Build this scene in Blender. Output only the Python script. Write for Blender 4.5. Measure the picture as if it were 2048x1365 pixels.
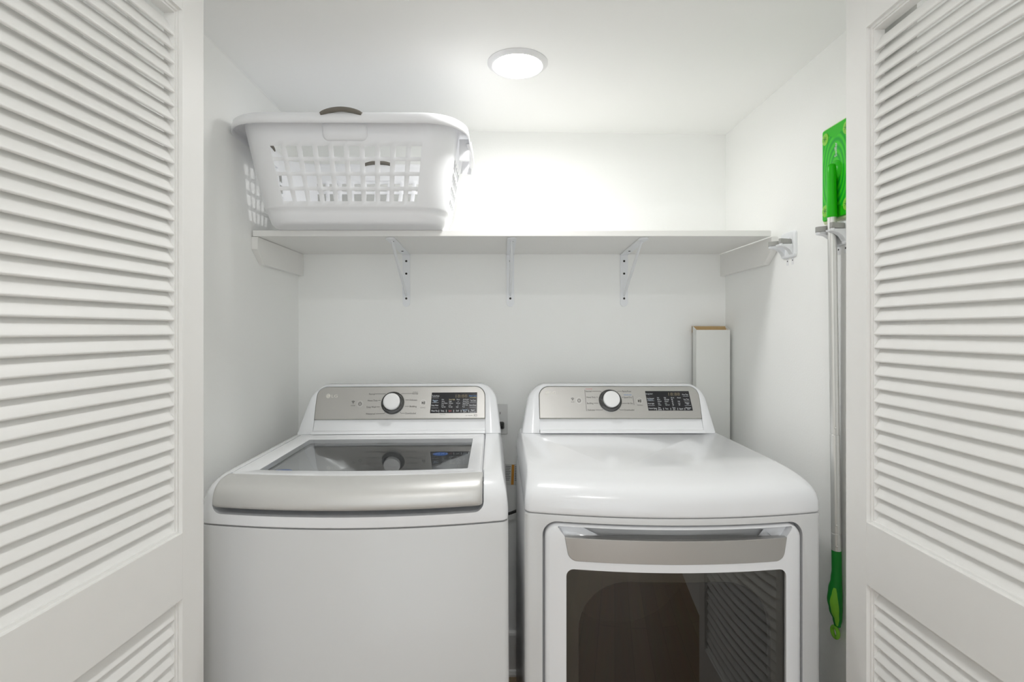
import bpy, bmesh, math, random
from mathutils import Vector, Matrix
R = math.radians
random.seed(4)
for o in list(bpy.data.objects):
    bpy.data.objects.remove(o)
SC = bpy.context.scene
COL = SC.collection

# ------------------------------------------------------------------ camera, world, exposure
EYE = 1.313
cam_data = bpy.data.cameras.new('camera')
cam_data.sensor_fit = 'HORIZONTAL'
cam_data.sensor_width = 36.0
cam_data.lens = 18.879
cam_data.shift_x = 0.0117
cam_data.shift_y = -0.0105
cam_data.clip_start = 0.02
cam = bpy.data.objects.new('camera', cam_data)
COL.objects.link(cam)
cam.location = (0, 0, EYE)
cam.rotation_euler = (R(90), 0, 0)
SC.camera = cam

world = bpy.data.worlds.new('world')
SC.world = world
world.use_nodes = True
world.node_tree.nodes['Background'].inputs[0].default_value = (0.93, 0.97, 1.0, 1)
world.node_tree.nodes['Background'].inputs[1].default_value = 1.1

SC.view_settings.view_transform = 'Standard'
SC.view_settings.look = 'None'
SC.view_settings.gamma = 1
SC.view_settings.use_curve_mapping = False
SC.view_settings.exposure = 0.80
SC.cycles.max_bounces = 14
SC.cycles.diffuse_bounces = 10
SC.cycles.transparent_max_bounces = 12
SC.cycles.caustics_reflective = False
SC.cycles.caustics_refractive = False

LED_STRENGTH = 60.0     # closet downlight diffuser
HALL_STRENGTH = 98.0      # hall downlight diffusers

# ------------------------------------------------------------------ materials
def mat(name, col, rough=0.5, metal=0.0, spec=0.5, coat=0.0, noise=0.0, nscale=30.0, bump=0.0, bscale=200.0, emit=None, estr=0.0):
    m = bpy.data.materials.new(name)
    m.use_nodes = True
    nt = m.node_tree
    b = nt.nodes['Principled BSDF']
    b.inputs['Base Color'].default_value = (*col, 1)
    b.inputs['Roughness'].default_value = rough
    b.inputs['Metallic'].default_value = metal
    b.inputs['Specular IOR Level'].default_value = spec
    b.inputs['Coat Weight'].default_value = coat
    b.inputs['Coat Roughness'].default_value = 0.08
    tc = nt.nodes.new('ShaderNodeTexCoord')
    if noise > 0:
        n = nt.nodes.new('ShaderNodeTexNoise')
        n.inputs['Scale'].default_value = nscale
        n.inputs['Detail'].default_value = 4
        mx = nt.nodes.new('ShaderNodeMixRGB')
        mx.inputs[1].default_value = (*[c * (1 - noise) for c in col], 1)
        mx.inputs[2].default_value = (*[min(1, c * (1 + noise)) for c in col], 1)
        nt.links.new(tc.outputs['Object'], n.inputs['Vector'])
        nt.links.new(n.outputs['Fac'], mx.inputs[0])
        nt.links.new(mx.outputs[0], b.inputs['Base Color'])
    if bump > 0:
        n2 = nt.nodes.new('ShaderNodeTexNoise')
        n2.inputs['Scale'].default_value = bscale
        n2.inputs['Detail'].default_value = 3
        bp = nt.nodes.new('ShaderNodeBump')
        bp.inputs['Strength'].default_value = bump
        bp.inputs['Distance'].default_value = 0.002
        nt.links.new(tc.outputs['Object'], n2.inputs['Vector'])
        nt.links.new(n2.outputs['Fac'], bp.inputs['Height'])
        nt.links.new(bp.outputs['Normal'], b.inputs['Normal'])
    if emit:
        b.inputs['Emission Color'].default_value = (*emit, 1)
        b.inputs['Emission Strength'].default_value = estr
    return m

M = {}
M['wall'] = mat('wall_paint', (0.925, 0.93, 0.917), 0.7, noise=0.01, nscale=3, bump=0.12, bscale=160)
M['ceiling'] = mat('ceiling_paint', (0.925, 0.93, 0.922), 0.75, bump=0.05, bscale=150)
M['trim'] = mat('trim_paint', (0.80, 0.80, 0.785), 0.45)
M['door'] = mat('door_paint', (0.84, 0.835, 0.82), 0.42, noise=0.012, nscale=25, bump=0.05, bscale=90)
M['shelf'] = mat('shelf_laminate', (0.85, 0.845, 0.825), 0.5, noise=0.01, nscale=8)
M['metal_white'] = mat('white_powder_coat', (0.84, 0.855, 0.88), 0.35)
M['hole'] = mat('dark_hole', (0.03, 0.028, 0.025), 0.8)
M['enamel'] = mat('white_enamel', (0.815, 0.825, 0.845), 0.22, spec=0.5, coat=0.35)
M['enamel_shaded'] = mat('shaded_cabinet_enamel', (0.65, 0.653, 0.655), 0.35, spec=0.4, coat=0.15)  # white cabinets, with the shade on their fronts put into the colour
M['plastic_white'] = mat('white_plastic', (0.82, 0.825, 0.84), 0.3)
M['knob'] = mat('knob_plastic', (0.80, 0.80, 0.80), 0.3)
M['dark_plastic'] = mat('dark_plastic', (0.06, 0.06, 0.06), 0.4)
M['chrome'] = mat('chrome_ring', (0.55, 0.55, 0.54), 0.18, metal=1)
M['screen'] = mat('black_screen', (0.012, 0.012, 0.016), 0.16)
M['steel'] = mat('drum_steel', (0.50, 0.50, 0.49), 0.35, metal=1)
M['drum_dark'] = mat('dark_drum', (0.05, 0.045, 0.04), 0.5, metal=0.2)
M['bezel'] = mat('grey_bezel', (0.46, 0.45, 0.41), 0.45)
M['basket'] = mat('basket_plastic', (0.84, 0.845, 0.865), 0.42)
M['grip'] = mat('grip_taupe', (0.165, 0.15, 0.125), 0.55)
M['green'] = mat('mop_green', (0.018, 0.50, 0.004), 0.32, spec=0.3)
M['lime'] = mat('mop_lime', (0.24, 0.62, 0.04), 0.45)
M['green_dark'] = mat('mop_handle_green', (0.0, 0.24, 0.02), 0.4)
M['cloth'] = mat('mop_cloth', (0.72, 0.80, 0.52), 0.9, bump=0.4, bscale=600)
M['alu'] = mat('mop_tube', (0.80, 0.80, 0.785), 0.3, metal=0.85)
M['clip_grey'] = mat('clip_grey', (0.36, 0.36, 0.345), 0.55)
M['card_white'] = mat('coated_card', (0.80, 0.805, 0.78), 0.5)
M['kraft'] = mat('kraft_card', (0.50, 0.34, 0.16), 0.85, noise=0.06, nscale=60)
M['rubber'] = mat('black_rubber', (0.015, 0.015, 0.016), 0.45)
M['paper'] = mat('tag_paper', (0.70, 0.70, 0.68), 0.7)
M['orange'] = mat('tag_orange', (0.72, 0.33, 0.05), 0.6)
M['ink'] = mat('ink_grey', (0.16, 0.16, 0.17), 0.7)
M['blue'] = mat('blue_plastic', (0.12, 0.24, 0.62), 0.35)
M['outlet'] = mat('outlet_plastic', (0.72, 0.72, 0.71), 0.35)
INK = {'k': mat('print_black', (0.045, 0.043, 0.04), 0.6), 'w': mat('print_white', (0.72, 0.74, 0.76), 0.5),
       'r': mat('print_red', (0.62, 0.18, 0.17), 0.6), 'b': mat('print_blue', (0.09, 0.28, 0.62), 0.6),
       'c': mat('print_pale_blue', (0.50, 0.62, 0.76), 0.5), 'y': mat('print_yellow', (0.68, 0.60, 0.36), 0.5),
       'g': mat('print_grey', (0.33, 0.34, 0.36), 0.5), 'd': mat('print_digits', (0.20, 0.17, 0.11), 0.5),
       'l': mat('print_silver', (0.80, 0.78, 0.72), 0.4)}

def brushed(name, col, rough, metal, scale):
    m = mat(name, col, rough, metal=metal)
    nt = m.node_tree
    b = nt.nodes['Principled BSDF']
    tc = nt.nodes.new('ShaderNodeTexCoord')
    mp = nt.nodes.new('ShaderNodeMapping')
    mp.inputs['Scale'].default_value = scale
    n = nt.nodes.new('ShaderNodeTexNoise')
    n.inputs['Scale'].default_value = 60
    n.inputs['Detail'].default_value = 3
    rmp = nt.nodes.new('ShaderNodeMapRange')
    rmp.inputs['To Min'].default_value = rough * 0.85
    rmp.inputs['To Max'].default_value = rough * 1.15
    nt.links.new(tc.outputs['Object'], mp.inputs[0])
    nt.links.new(mp.outputs[0], n.inputs['Vector'])
    nt.links.new(n.outputs['Fac'], rmp.inputs['Value'])
    nt.links.new(rmp.outputs[0], b.inputs['Roughness'])
    return m
M['silver'] = brushed('brushed_silver', (0.50, 0.49, 0.472), 0.36, 0.85, (0.4, 12, 12))
M['silver_soft'] = brushed('satin_silver_plastic', (0.62, 0.615, 0.60), 0.42, 0.4, (1, 1, 1))

def glass(name, tint, ior=1.5, rough=0.01):
    m = bpy.data.materials.new(name)
    m.use_nodes = True
    nt = m.node_tree
    nt.nodes.clear()
    out = nt.nodes.new('ShaderNodeOutputMaterial')
    tr = nt.nodes.new('ShaderNodeBsdfTransparent')
    tr.inputs[0].default_value = (*tint, 1)
    gl = nt.nodes.new('ShaderNodeBsdfGlossy')
    gl.inputs['Roughness'].default_value = rough
    fr = nt.nodes.new('ShaderNodeFresnel')
    fr.inputs['IOR'].default_value = ior
    mx = nt.nodes.new('ShaderNodeMixShader')
    nt.links.new(fr.outputs[0], mx.inputs[0])
    nt.links.new(tr.outputs[0], mx.inputs[1])
    nt.links.new(gl.outputs[0], mx.inputs[2])
    nt.links.new(mx.outputs[0], out.inputs[0])
    return m
M['glass'] = glass('lid_glass', (0.96, 0.98, 0.98), 1.6)
M['glass_dark'] = glass('tinted_door_glass', (0.42, 0.41, 0.38), 2.0)

def emitter(name, col, s):
    m = bpy.data.materials.new(name)
    m.use_nodes = True
    nt = m.node_tree
    nt.nodes.clear()
    out = nt.nodes.new('ShaderNodeOutputMaterial')
    e = nt.nodes.new('ShaderNodeEmission')
    e.inputs[0].default_value = (*col, 1)
    e.inputs[1].default_value = s
    nt.links.new(e.outputs[0], out.inputs[0])
    return m
M['led'] = emitter('led_diffuser', (1.0, 0.995, 0.98), LED_STRENGTH)
M['hall_led'] = emitter('hall_led_diffuser', (1.0, 0.995, 0.98), HALL_STRENGTH)

def wood_floor():
    m = mat('oak_plank_floor', (0.36, 0.25, 0.16), 0.4)
    nt = m.node_tree
    b = nt.nodes['Principled BSDF']
    tc = nt.nodes.new('ShaderNodeTexCoord')
    mp = nt.nodes.new('ShaderNodeMapping')
    mp.inputs['Rotation'].default_value = (0, 0, R(90))
    br = nt.nodes.new('ShaderNodeTexBrick')
    br.inputs['Color1'].default_value = (0.40, 0.28, 0.18, 1)
    br.inputs['Color2'].default_value = (0.30, 0.20, 0.125, 1)
    br.inputs['Mortar'].default_value = (0.12, 0.08, 0.05, 1)
    br.inputs['Scale'].default_value = 1
    br.inputs['Brick Width'].default_value = 1.2
    br.inputs['Row Height'].default_value = 0.13
    br.inputs['Mortar Size'].default_value = 0.0015
    n = nt.nodes.new('ShaderNodeTexNoise')
    n.inputs['Scale'].default_value = 4
    n.inputs['Detail'].default_value = 8
    mp2 = nt.nodes.new('ShaderNodeMapping')
    mp2.inputs['Scale'].default_value = (9, 0.8, 1)
    mx = nt.nodes.new('ShaderNodeMixRGB')
    mx.blend_type = 'MULTIPLY'
    mx.inputs[0].default_value = 0.45
    nt.links.new(tc.outputs['Object'], mp.inputs[0])
    nt.links.new(mp.outputs[0], br.inputs['Vector'])
    nt.links.new(tc.outputs['Object'], mp2.inputs[0])
    nt.links.new(mp2.outputs[0], n.inputs['Vector'])
    nt.links.new(br.outputs[0], mx.inputs[1])
    nt.links.new(n.outputs['Color'], mx.inputs[2])
    nt.links.new(mx.outputs[0], b.inputs['Base Color'])
    return m
M['floor'] = wood_floor()

# ------------------------------------------------------------------ mesh helpers
class MB:
    """collects vertices and faces of one part"""
    def __init__(s):
        s.v = []
        s.f = []

    def add(s, verts, faces, xf=None):
        n = len(s.v)
        s.v += [tuple(xf(*p)) if xf else tuple(p) for p in verts]
        s.f += [tuple(i + n for i in f) for f in faces]
        return s

    def loft(s, loops, closed=True, cap0=False, cap1=False, xf=None):
        n = len(loops[0])
        vs = [p for lp in loops for p in lp]
        fs = []
        for i in range(len(loops) - 1):
            for j in range(n if closed else n - 1):
                k = (j + 1) % n
                fs.append((i * n + j, i * n + k, (i + 1) * n + k, (i + 1) * n + j))
        if cap0:
            fs.append(tuple(reversed(range(n))))
        if cap1:
            fs.append(tuple((len(loops) - 1) * n + j for j in range(n)))
        return s.add(vs, fs, xf)

    def box(s, x0, x1, y0, y1, z0, z1, xf=None):
        v = [(x, y, z) for x in (x0, x1) for y in (y0, y1) for z in (z0, z1)]
        f = [(0, 1, 3, 2), (4, 6, 7, 5), (0, 4, 5, 1), (2, 3, 7, 6), (0, 2, 6, 4), (1, 5, 7, 3)]
        return s.add(v, f, xf)

    def lathe(s, prof, n=32, origin=(0, 0, 0), axis=(0, 0, 1), cap0=True, cap1=True):
        """prof: list of (radius, distance along axis)"""
        a = Vector(axis).normalized()
        t = Vector((1, 0, 0)) if abs(a.x) < 0.9 else Vector((0, 1, 0))
        b = a.cross(t).normalized()
        c = a.cross(b)
        o = Vector(origin)
        loops = [[tuple(o + a * d + (b * math.cos(2 * math.pi * i / n) + c * math.sin(2 * math.pi * i / n)) * r) for i in range(n)] for r, d in prof]
        return s.loft(loops, True, cap0, cap1)

    def tube(s, pts, r, n=10, caps=True, flat=None):
        pts = [Vector(p) for p in pts]
        rs = r if isinstance(r, (list, tuple)) else [r] * len(pts)
        loops = []
        up = None
        for i, p in enumerate(pts):
            d = (pts[min(i + 1, len(pts) - 1)] - pts[max(i - 1, 0)]).normalized()
            if up is None:
                t = Vector((0, 0, 1)) if abs(d.z) < 0.9 else Vector((0, 1, 0))
                up = (t - d * t.dot(d)).normalized()
            else:
                up = (up - d * up.dot(d)).normalized()
            sd = d.cross(up)
            fl = flat or 1.0
            loops.append([tuple(p + (up * math.sin(2 * math.pi * k / n) * fl + sd * math.cos(2 * math.pi * k / n)) * rs[i]) for k in range(n)])
        return s.loft(loops, True, caps, caps)

    def build(s, name, material, parent=None, smooth=35, bevel=0.0, segs=2, xf=None):
        me = bpy.data.meshes.new(name)
        me.from_pydata([xf(*p) for p in s.v] if xf else s.v, [], s.f)
        bm = bmesh.new()
        bm.from_mesh(me)
        bmesh.ops.remove_doubles(bm, verts=bm.verts, dist=1e-6)
        bmesh.ops.recalc_face_normals(bm, faces=bm.faces)
        bm.to_mesh(me)
        bm.free()
        me.materials.append(material)
        return link(name, me, parent, smooth, bevel, segs)


def link(name, me, parent=None, smooth=35, bevel=0.0, segs=2):
    o = bpy.data.objects.new(name, me)
    COL.objects.link(o)
    if smooth:
        me.shade_smooth()
        me.set_sharp_from_angle(angle=R(smooth))
    if bevel:
        b = o.modifiers.new('bevel', 'BEVEL')
        b.width = bevel
        b.segments = segs
        b.limit_method = 'ANGLE'
        b.angle_limit = R(40)
    if parent:
        o.parent = parent
    return o


def tag(o, label=None, cat=None, group=None, kind=None):
    if label:
        o['label'] = label
    if cat:
        o['category'] = cat
    if group:
        o['group'] = group
    if kind:
        o['kind'] = kind
    return o


def thing(name, label, cat, loc=(0, 0, 0), rot=(0, 0, 0), group=None, kind=None):
    o = bpy.data.objects.new(name, None)
    o.empty_display_size = 0.1
    COL.objects.link(o)
    o.location = loc
    o.rotation_euler = rot
    return tag(o, label, cat, group, kind)


def copy_tree(o, parent=None):
    c = o.copy()
    COL.objects.link(c)
    c.parent = parent
    for ch in [x for x in bpy.data.objects if x.parent == o]:
        copy_tree(ch, c)
    return c


def cut(o, cutters):
    """subtract closed helper meshes from a closed mesh, bake the result and drop the helpers"""
    for c in cutters:
        md = o.modifiers.new('cut', 'BOOLEAN')
        md.operation = 'DIFFERENCE'
        md.solver = 'EXACT'
        md.object = c
    dg = bpy.context.evaluated_depsgraph_get()
    dg.update()
    me = bpy.data.meshes.new_from_object(o.evaluated_get(dg))
    old = o.data
    o.modifiers.clear()
    o.data = me
    bpy.data.meshes.remove(old)
    for c in cutters:
        d = c.data
        bpy.data.objects.remove(c)
        bpy.data.meshes.remove(d)
    me.shade_smooth()
    me.set_sharp_from_angle(angle=R(32))
    return o


def rr(u0, u1, z0, z1, r=(0.01,) * 4, k=6, m=12):
    """rounded rectangle outline, counter-clockwise from the bottom left; r = (bl, br, tr, tl)"""
    if not isinstance(r, (list, tuple)):
        r = (r,) * 4
    cs = [(u0 + r[0], z0 + r[0], 180), (u1 - r[1], z0 + r[1], 270), (u1 - r[2], z1 - r[2], 0), (u0 + r[3], z1 - r[3], 90)]
    pts = []
    for i in range(4):
        cu, cz, a0 = cs[i]
        for j in range(k + 1):
            a = R(a0 + 90 * j / k)
            pts.append((cu + r[i] * math.cos(a), cz + r[i] * math.sin(a)))
        nu, nz, na = cs[(i + 1) % 4]
        q = (nu + r[(i + 1) % 4] * math.cos(R(na)), nz + r[(i + 1) % 4] * math.sin(R(na)))
        p = pts[-1]
        for j in range(1, m + 1):
            t = j / (m + 1)
            pts.append((p[0] + (q[0] - p[0]) * t, p[1] + (q[1] - p[1]) * t))
    return pts


_font_cache = {}
def text_shapes(strings):
    """outline meshes of the given words in the built-in font, normalised to width 1 / height 1"""
    tmp = []
    for s in set(strings):
        if s in _font_cache:
            continue
        cu = bpy.data.curves.new('t', 'FONT')
        cu.body = s
        cu.resolution_u = 2
        ob = bpy.data.objects.new('t', cu)
        COL.objects.link(ob)
        tmp.append((s, ob, cu))
    dg = bpy.context.evaluated_depsgraph_get()
    dg.update()
    for s, ob, cu in tmp:
        ev = ob.evaluated_get(dg)
        me = ev.to_mesh()
        vs = [tuple(v.co) for v in me.vertices]
        fs = [tuple(p.vertices) for p in me.polygons]
        x0 = min(v[0] for v in vs)
        x1 = max(v[0] for v in vs)
        _font_cache[s] = ([((v[0] - x0) / (x1 - x0), v[1] / 0.7) for v in vs], fs, x1 - x0)
        ev.to_mesh_clear()
    for s, ob, cu in tmp:
        bpy.data.objects.remove(ob)
        bpy.data.curves.remove(cu)


def printed(rows, xf, parent, name='lettering', lift=0.0006):
    """words printed on a surface: xf(u, w, lift) puts a point of the print on the surface"""
    text_shapes([r[0] for r in rows if r[0] not in '|-'])
    groups = {}
    for txt, u0, u1, w, h, c in rows:
        mb = groups.setdefault(c, MB())
        if txt in '|-':
            q = [(u0, w - h / 2), (u1, w - h / 2), (u1, w + h / 2), (u0, w + h / 2)]
            mb.add([xf(a, b, lift) for a, b in q], [(0, 1, 2, 3)])
        else:
            vs, fs, _ = _font_cache[txt]
            mb.add([xf(u0 + a * (u1 - u0), w - h / 2 + b * h, lift) for a, b in vs], fs)
    for c, mb in groups.items():
        mb.build(name, INK[c], parent, smooth=0)


def arc_pts(c, r, a0, a1, n):
    return [(c[0] + r * math.cos(R(a0 + (a1 - a0) * i / n)), c[1] + r * math.sin(R(a0 + (a1 - a0) * i / n))) for i in range(n + 1)]


def ring_band(c, r, w, a0=0, a1=360, n=24):
    """flat ring or arc band as vertices and faces in 2-D"""
    o = arc_pts(c, r + w / 2, a0, a1, n)
    i = arc_pts(c, r - w / 2, a0, a1, n)
    return o + i, [(j, j + 1, n + 2 + j, n + 1 + j) for j in range(n)]

WASHER_PRINT = [
    ('Normal', 0.2473, 0.2667, 0.1264, 0.0054, 'k'),
    ('PreWash+', 0.3959, 0.4123, 0.1315, 0.0031, 'k'),
    ('Normal', 0.3931, 0.4125, 0.1272, 0.0054, 'k'),
    ('Heavy Duty', 0.2447, 0.2778, 0.1058, 0.0054, 'k'),
    ('Deep Wash', 0.2427, 0.2741, 0.0849, 0.0054, 'k'),
    ('Waterproof', 0.2417, 0.2730, 0.0635, 0.0054, 'k'),
    ('Delicates', 0.3859, 0.4106, 0.1067, 0.0054, 'k'),
    ('Bedding', 0.3867, 0.4098, 0.0862, 0.0054, 'k'),
    ('Downloaded', 0.3733, 0.4086, 0.0643, 0.0054, 'k'),
    ('Start/Pause', 0.4223, 0.4391, 0.0818, 0.0027, 'k'),
]
WASHER_SCREEN = [
    ('TurboWash', 0.4609, 0.4847, 0.1191, 0.0051, 'w'),
    ('Remote', 0.4635, 0.4808, 0.1049, 0.0044, 'c'),
    ('Start', 0.4666, 0.4765, 0.1007, 0.0044, 'c'),
    ('Delay Wash', 0.4597, 0.4824, 0.0889, 0.0047, 'w'),
    ('Water Plus', 0.4595, 0.4811, 0.0715, 0.0050, 'w'),
    ('Temp.', 0.4914, 0.5032, 0.0715, 0.0050, 'w'),
    ('Spin', 0.5175, 0.5273, 0.0714, 0.0050, 'r'),
    ('Soil', 0.5425, 0.5514, 0.0714, 0.0050, 'w'),
    ('Special', 0.5641, 0.5798, 0.0741, 0.0050, 'c'),
    ('Care', 0.5657, 0.5770, 0.0688, 0.0050, 'w'),
    ('Signal', 0.5921, 0.6039, 0.0734, 0.0047, 'w'),
    ('Control Lock', 0.5878, 0.6079, 0.0672, 0.0030, 'w'),
    ('Smart Care', 0.5854, 0.6107, 0.1190, 0.0051, 'b'),
    ('Tub Clean', 0.5896, 0.6084, 0.1039, 0.0051, 'w'),
    ('Extra Rinse', 0.5869, 0.6096, 0.0886, 0.0051, 'w'),
    ('Hot', 0.4935, 0.5009, 0.1075, 0.0039, 'w'),
    ('Warm', 0.4933, 0.5032, 0.1016, 0.0039, 'w'),
    ('Semi-Warm', 0.4932, 0.5129, 0.0957, 0.0039, 'w'),
    ('Cold', 0.4930, 0.5004, 0.0897, 0.0039, 'w'),
    ('Tap Cold', 0.4928, 0.5066, 0.0838, 0.0039, 'w'),
    ('Extra High', 0.5183, 0.5376, 0.1075, 0.0039, 'y'),
    ('High', 0.5181, 0.5270, 0.1016, 0.0039, 'w'),
    ('Medium', 0.5179, 0.5317, 0.0956, 0.0039, 'w'),
    ('Low', 0.5177, 0.5250, 0.0897, 0.0039, 'w'),
    ('No Spin', 0.5175, 0.5303, 0.0838, 0.0039, 'w'),
    ('Heavy', 0.5435, 0.5544, 0.1075, 0.0039, 'w'),
    ('or', 0.5472, 0.5512, 0.1015, 0.0039, 'w'),
    ('Normal', 0.5430, 0.5554, 0.0956, 0.0039, 'w'),
    ('or', 0.5467, 0.5507, 0.0897, 0.0039, 'w'),
    ('Light', 0.5426, 0.5504, 0.0838, 0.0039, 'w'),
    ('Add Garment', 0.5648, 0.5846, 0.1075, 0.0039, 'w'),
    ('Water Plus', 0.5645, 0.5843, 0.1015, 0.0039, 'w'),
    ('Speed Wash', 0.5643, 0.5850, 0.0956, 0.0039, 'w'),
    ('Cold Care', 0.5640, 0.5818, 0.0897, 0.0039, 'w'),
    ('Fast', 0.5637, 0.5716, 0.0838, 0.0039, 'w'),
]
WASHER_BARS = [
    ('|', 0.4841, 0.4855, 0.0704, 0.0075, 'w'),
    ('|', 0.5089, 0.5102, 0.0704, 0.0075, 'w'),
    ('|', 0.5337, 0.5351, 0.0704, 0.0075, 'w'),
    ('|', 0.5586, 0.5599, 0.0704, 0.0075, 'w'),
    ('|', 0.5838, 0.5852, 0.0703, 0.0075, 'w'),
    ('-', 0.4607, 0.4834, 0.1125, 0.0012, 'g'),
    ('-', 0.4603, 0.4830, 0.0974, 0.0012, 'g'),
    ('-', 0.4596, 0.4827, 0.0807, 0.0012, 'g'),
    ('-', 0.5879, 0.6103, 0.1133, 0.0012, 'y'),
    ('-', 0.5882, 0.6100, 0.0977, 0.0012, 'g'),
    ('-', 0.5875, 0.6097, 0.0813, 0.0012, 'g'),
]
WASHER_DIGITS = [
    ('18:88', 0.5402, 0.5794, 0.1181, 0.0102, 'd'),
]
WASHER_MISC = [
    ('LG', 0.1218, 0.1420, 0.1208, 0.0093, 'l'),
    ('IO', 0.6023, 0.6131, 0.0567, 0.0075, 'k'),
    ('10 YEAR', 0.5742, 0.5979, 0.0559, 0.0027, 'k'),
    ('On/Off', 0.1890, 0.2035, 0.0898, 0.0027, 'k'),
    ('Clean Ring', 0.4880, 0.5061, 0.0605, 0.0022, 'k'),
]
DRYER_PRINT = [
    ('SENSOR DRY', 0.2358, 0.2591, 0.1413, 0.0034, 'r'),
    ('Normal', 0.2353, 0.2549, 0.1338, 0.0055, 'k'),
    ('Heavy Duty', 0.2369, 0.2677, 0.1148, 0.0054, 'k'),
    ('Bedding', 0.2373, 0.2588, 0.0951, 0.0054, 'k'),
    ('Delicates', 0.2387, 0.2628, 0.0737, 0.0054, 'k'),
    ('Perm.Press', 0.3601, 0.3904, 0.1338, 0.0055, 'k'),
    ('MANUAL DRY', 0.3645, 0.3910, 0.1221, 0.0034, 'b'),
    ('Speed Dry', 0.3638, 0.3913, 0.1143, 0.0054, 'k'),
    ('Air Dry', 0.3745, 0.3930, 0.0948, 0.0054, 'k'),
    ('Downloaded', 0.3618, 0.3951, 0.0737, 0.0054, 'k'),
    ('Start/Pause', 0.4073, 0.4255, 0.0892, 0.0027, 'k'),
]
DRYER_SCREEN = [
    ('Energy Saver', 0.4400, 0.4633, 0.1256, 0.0041, 'w'),
    ('Anti Bacterial', 0.4423, 0.4655, 0.1105, 0.0041, 'w'),
    ('Hygiene', 0.4445, 0.4623, 0.1062, 0.0027, 'c'),
    ('Drum Light', 0.4438, 0.4648, 0.0942, 0.0044, 'w'),
    ('Custom Pgm', 0.4449, 0.4685, 0.0788, 0.0044, 'w'),
    ('Dry', 0.4772, 0.4853, 0.0807, 0.0047, 'w'),
    ('Level', 0.4761, 0.4879, 0.0754, 0.0047, 'w'),
    ('Temp.', 0.4999, 0.5112, 0.0776, 0.0047, 'w'),
    ('Time', 0.5244, 0.5351, 0.0805, 0.0047, 'w'),
    ('Dry', 0.5270, 0.5339, 0.0751, 0.0047, 'w'),
    ('Signal', 0.5476, 0.5605, 0.0774, 0.0047, 'w'),
    ('Remote', 0.5695, 0.5877, 0.0807, 0.0044, 'w'),
    ('Start', 0.5743, 0.5840, 0.0766, 0.0037, 'w'),
    ('More Time', 0.5632, 0.5832, 0.1232, 0.0044, 'w'),
    ('Less Time', 0.5661, 0.5844, 0.1080, 0.0044, 'w'),
    ('Reduce', 0.5694, 0.5840, 0.0967, 0.0041, 'w'),
    ('Static', 0.5743, 0.5819, 0.0929, 0.0034, 'w'),
    ('Very', 0.4760, 0.4835, 0.1129, 0.0037, 'w'),
    ('More', 0.4766, 0.4858, 0.1071, 0.0037, 'w'),
    ('Normal', 0.4773, 0.4897, 0.1014, 0.0037, 'w'),
    ('Less', 0.4779, 0.4849, 0.0956, 0.0037, 'w'),
    ('Damp', 0.4786, 0.4883, 0.0899, 0.0037, 'w'),
    ('High', 0.4997, 0.5062, 0.1129, 0.0037, 'w'),
    ('Mid High', 0.5004, 0.5166, 0.1071, 0.0037, 'w'),
    ('Medium', 0.5010, 0.5139, 0.1014, 0.0037, 'w'),
    ('Low', 0.5016, 0.5081, 0.0956, 0.0037, 'w'),
    ('Ultra Low', 0.5022, 0.5162, 0.0899, 0.0037, 'w'),
    ('60 min', 0.5235, 0.5343, 0.1129, 0.0037, 'w'),
    ('50', 0.5241, 0.5290, 0.1071, 0.0037, 'w'),
    ('40', 0.5247, 0.5296, 0.1014, 0.0037, 'w'),
    ('30', 0.5253, 0.5301, 0.0956, 0.0037, 'w'),
    ('20', 0.5259, 0.5307, 0.0899, 0.0037, 'w'),
    ('Manual', 0.5446, 0.5564, 0.1129, 0.0037, 'w'),
    ('High', 0.5457, 0.5527, 0.1014, 0.0037, 'w'),
    ('Low', 0.5463, 0.5533, 0.0956, 0.0037, 'w'),
    ('Off', 0.5469, 0.5522, 0.0899, 0.0037, 'w'),
]
DRYER_BARS = [
    ('|', 0.4698, 0.4711, 0.0766, 0.0068, 'w'),
    ('|', 0.4939, 0.4952, 0.0766, 0.0068, 'w'),
    ('|', 0.5181, 0.5193, 0.0766, 0.0068, 'w'),
    ('|', 0.5416, 0.5429, 0.0766, 0.0068, 'w'),
    ('|', 0.5658, 0.5670, 0.0766, 0.0068, 'w'),
    ('-', 0.4425, 0.4657, 0.1029, 0.0012, 'g'),
    ('-', 0.4437, 0.4657, 0.0878, 0.0012, 'g'),
    ('-', 0.5646, 0.5840, 0.1173, 0.0012, 'g'),
    ('-', 0.5670, 0.5864, 0.1024, 0.0012, 'g'),
    ('-', 0.5672, 0.5887, 0.0878, 0.0012, 'g'),
]
DRYER_DIGITS = [
    ('18:88', 0.5163, 0.5552, 0.1246, 0.0102, 'd'),
]
DRYER_MISC = [
    ('LG', 0.1150, 0.1329, 0.1294, 0.0094, 'l'),
    ('On/Off', 0.1835, 0.1948, 0.0990, 0.0027, 'k'),
]

# ================================================================== the setting
XL, XR, YB = -0.7715, 0.8634, 2.056           # closet: left wall, right wall, back wall
YF0, YF1 = 1.03, 1.15                         # front wall of the closet (its opening holds the doors)
CL, CR = EYE + 0.773, EYE + 0.7485            # ceiling height at the left / right wall
HALL_C = EYE + 1.12
HY0, HX0, HX1 = -2.4, -0.80, 1.0

def struct(name, mb, m, **k):
    return tag(mb.build(name, m, **k), kind='structure')

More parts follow.
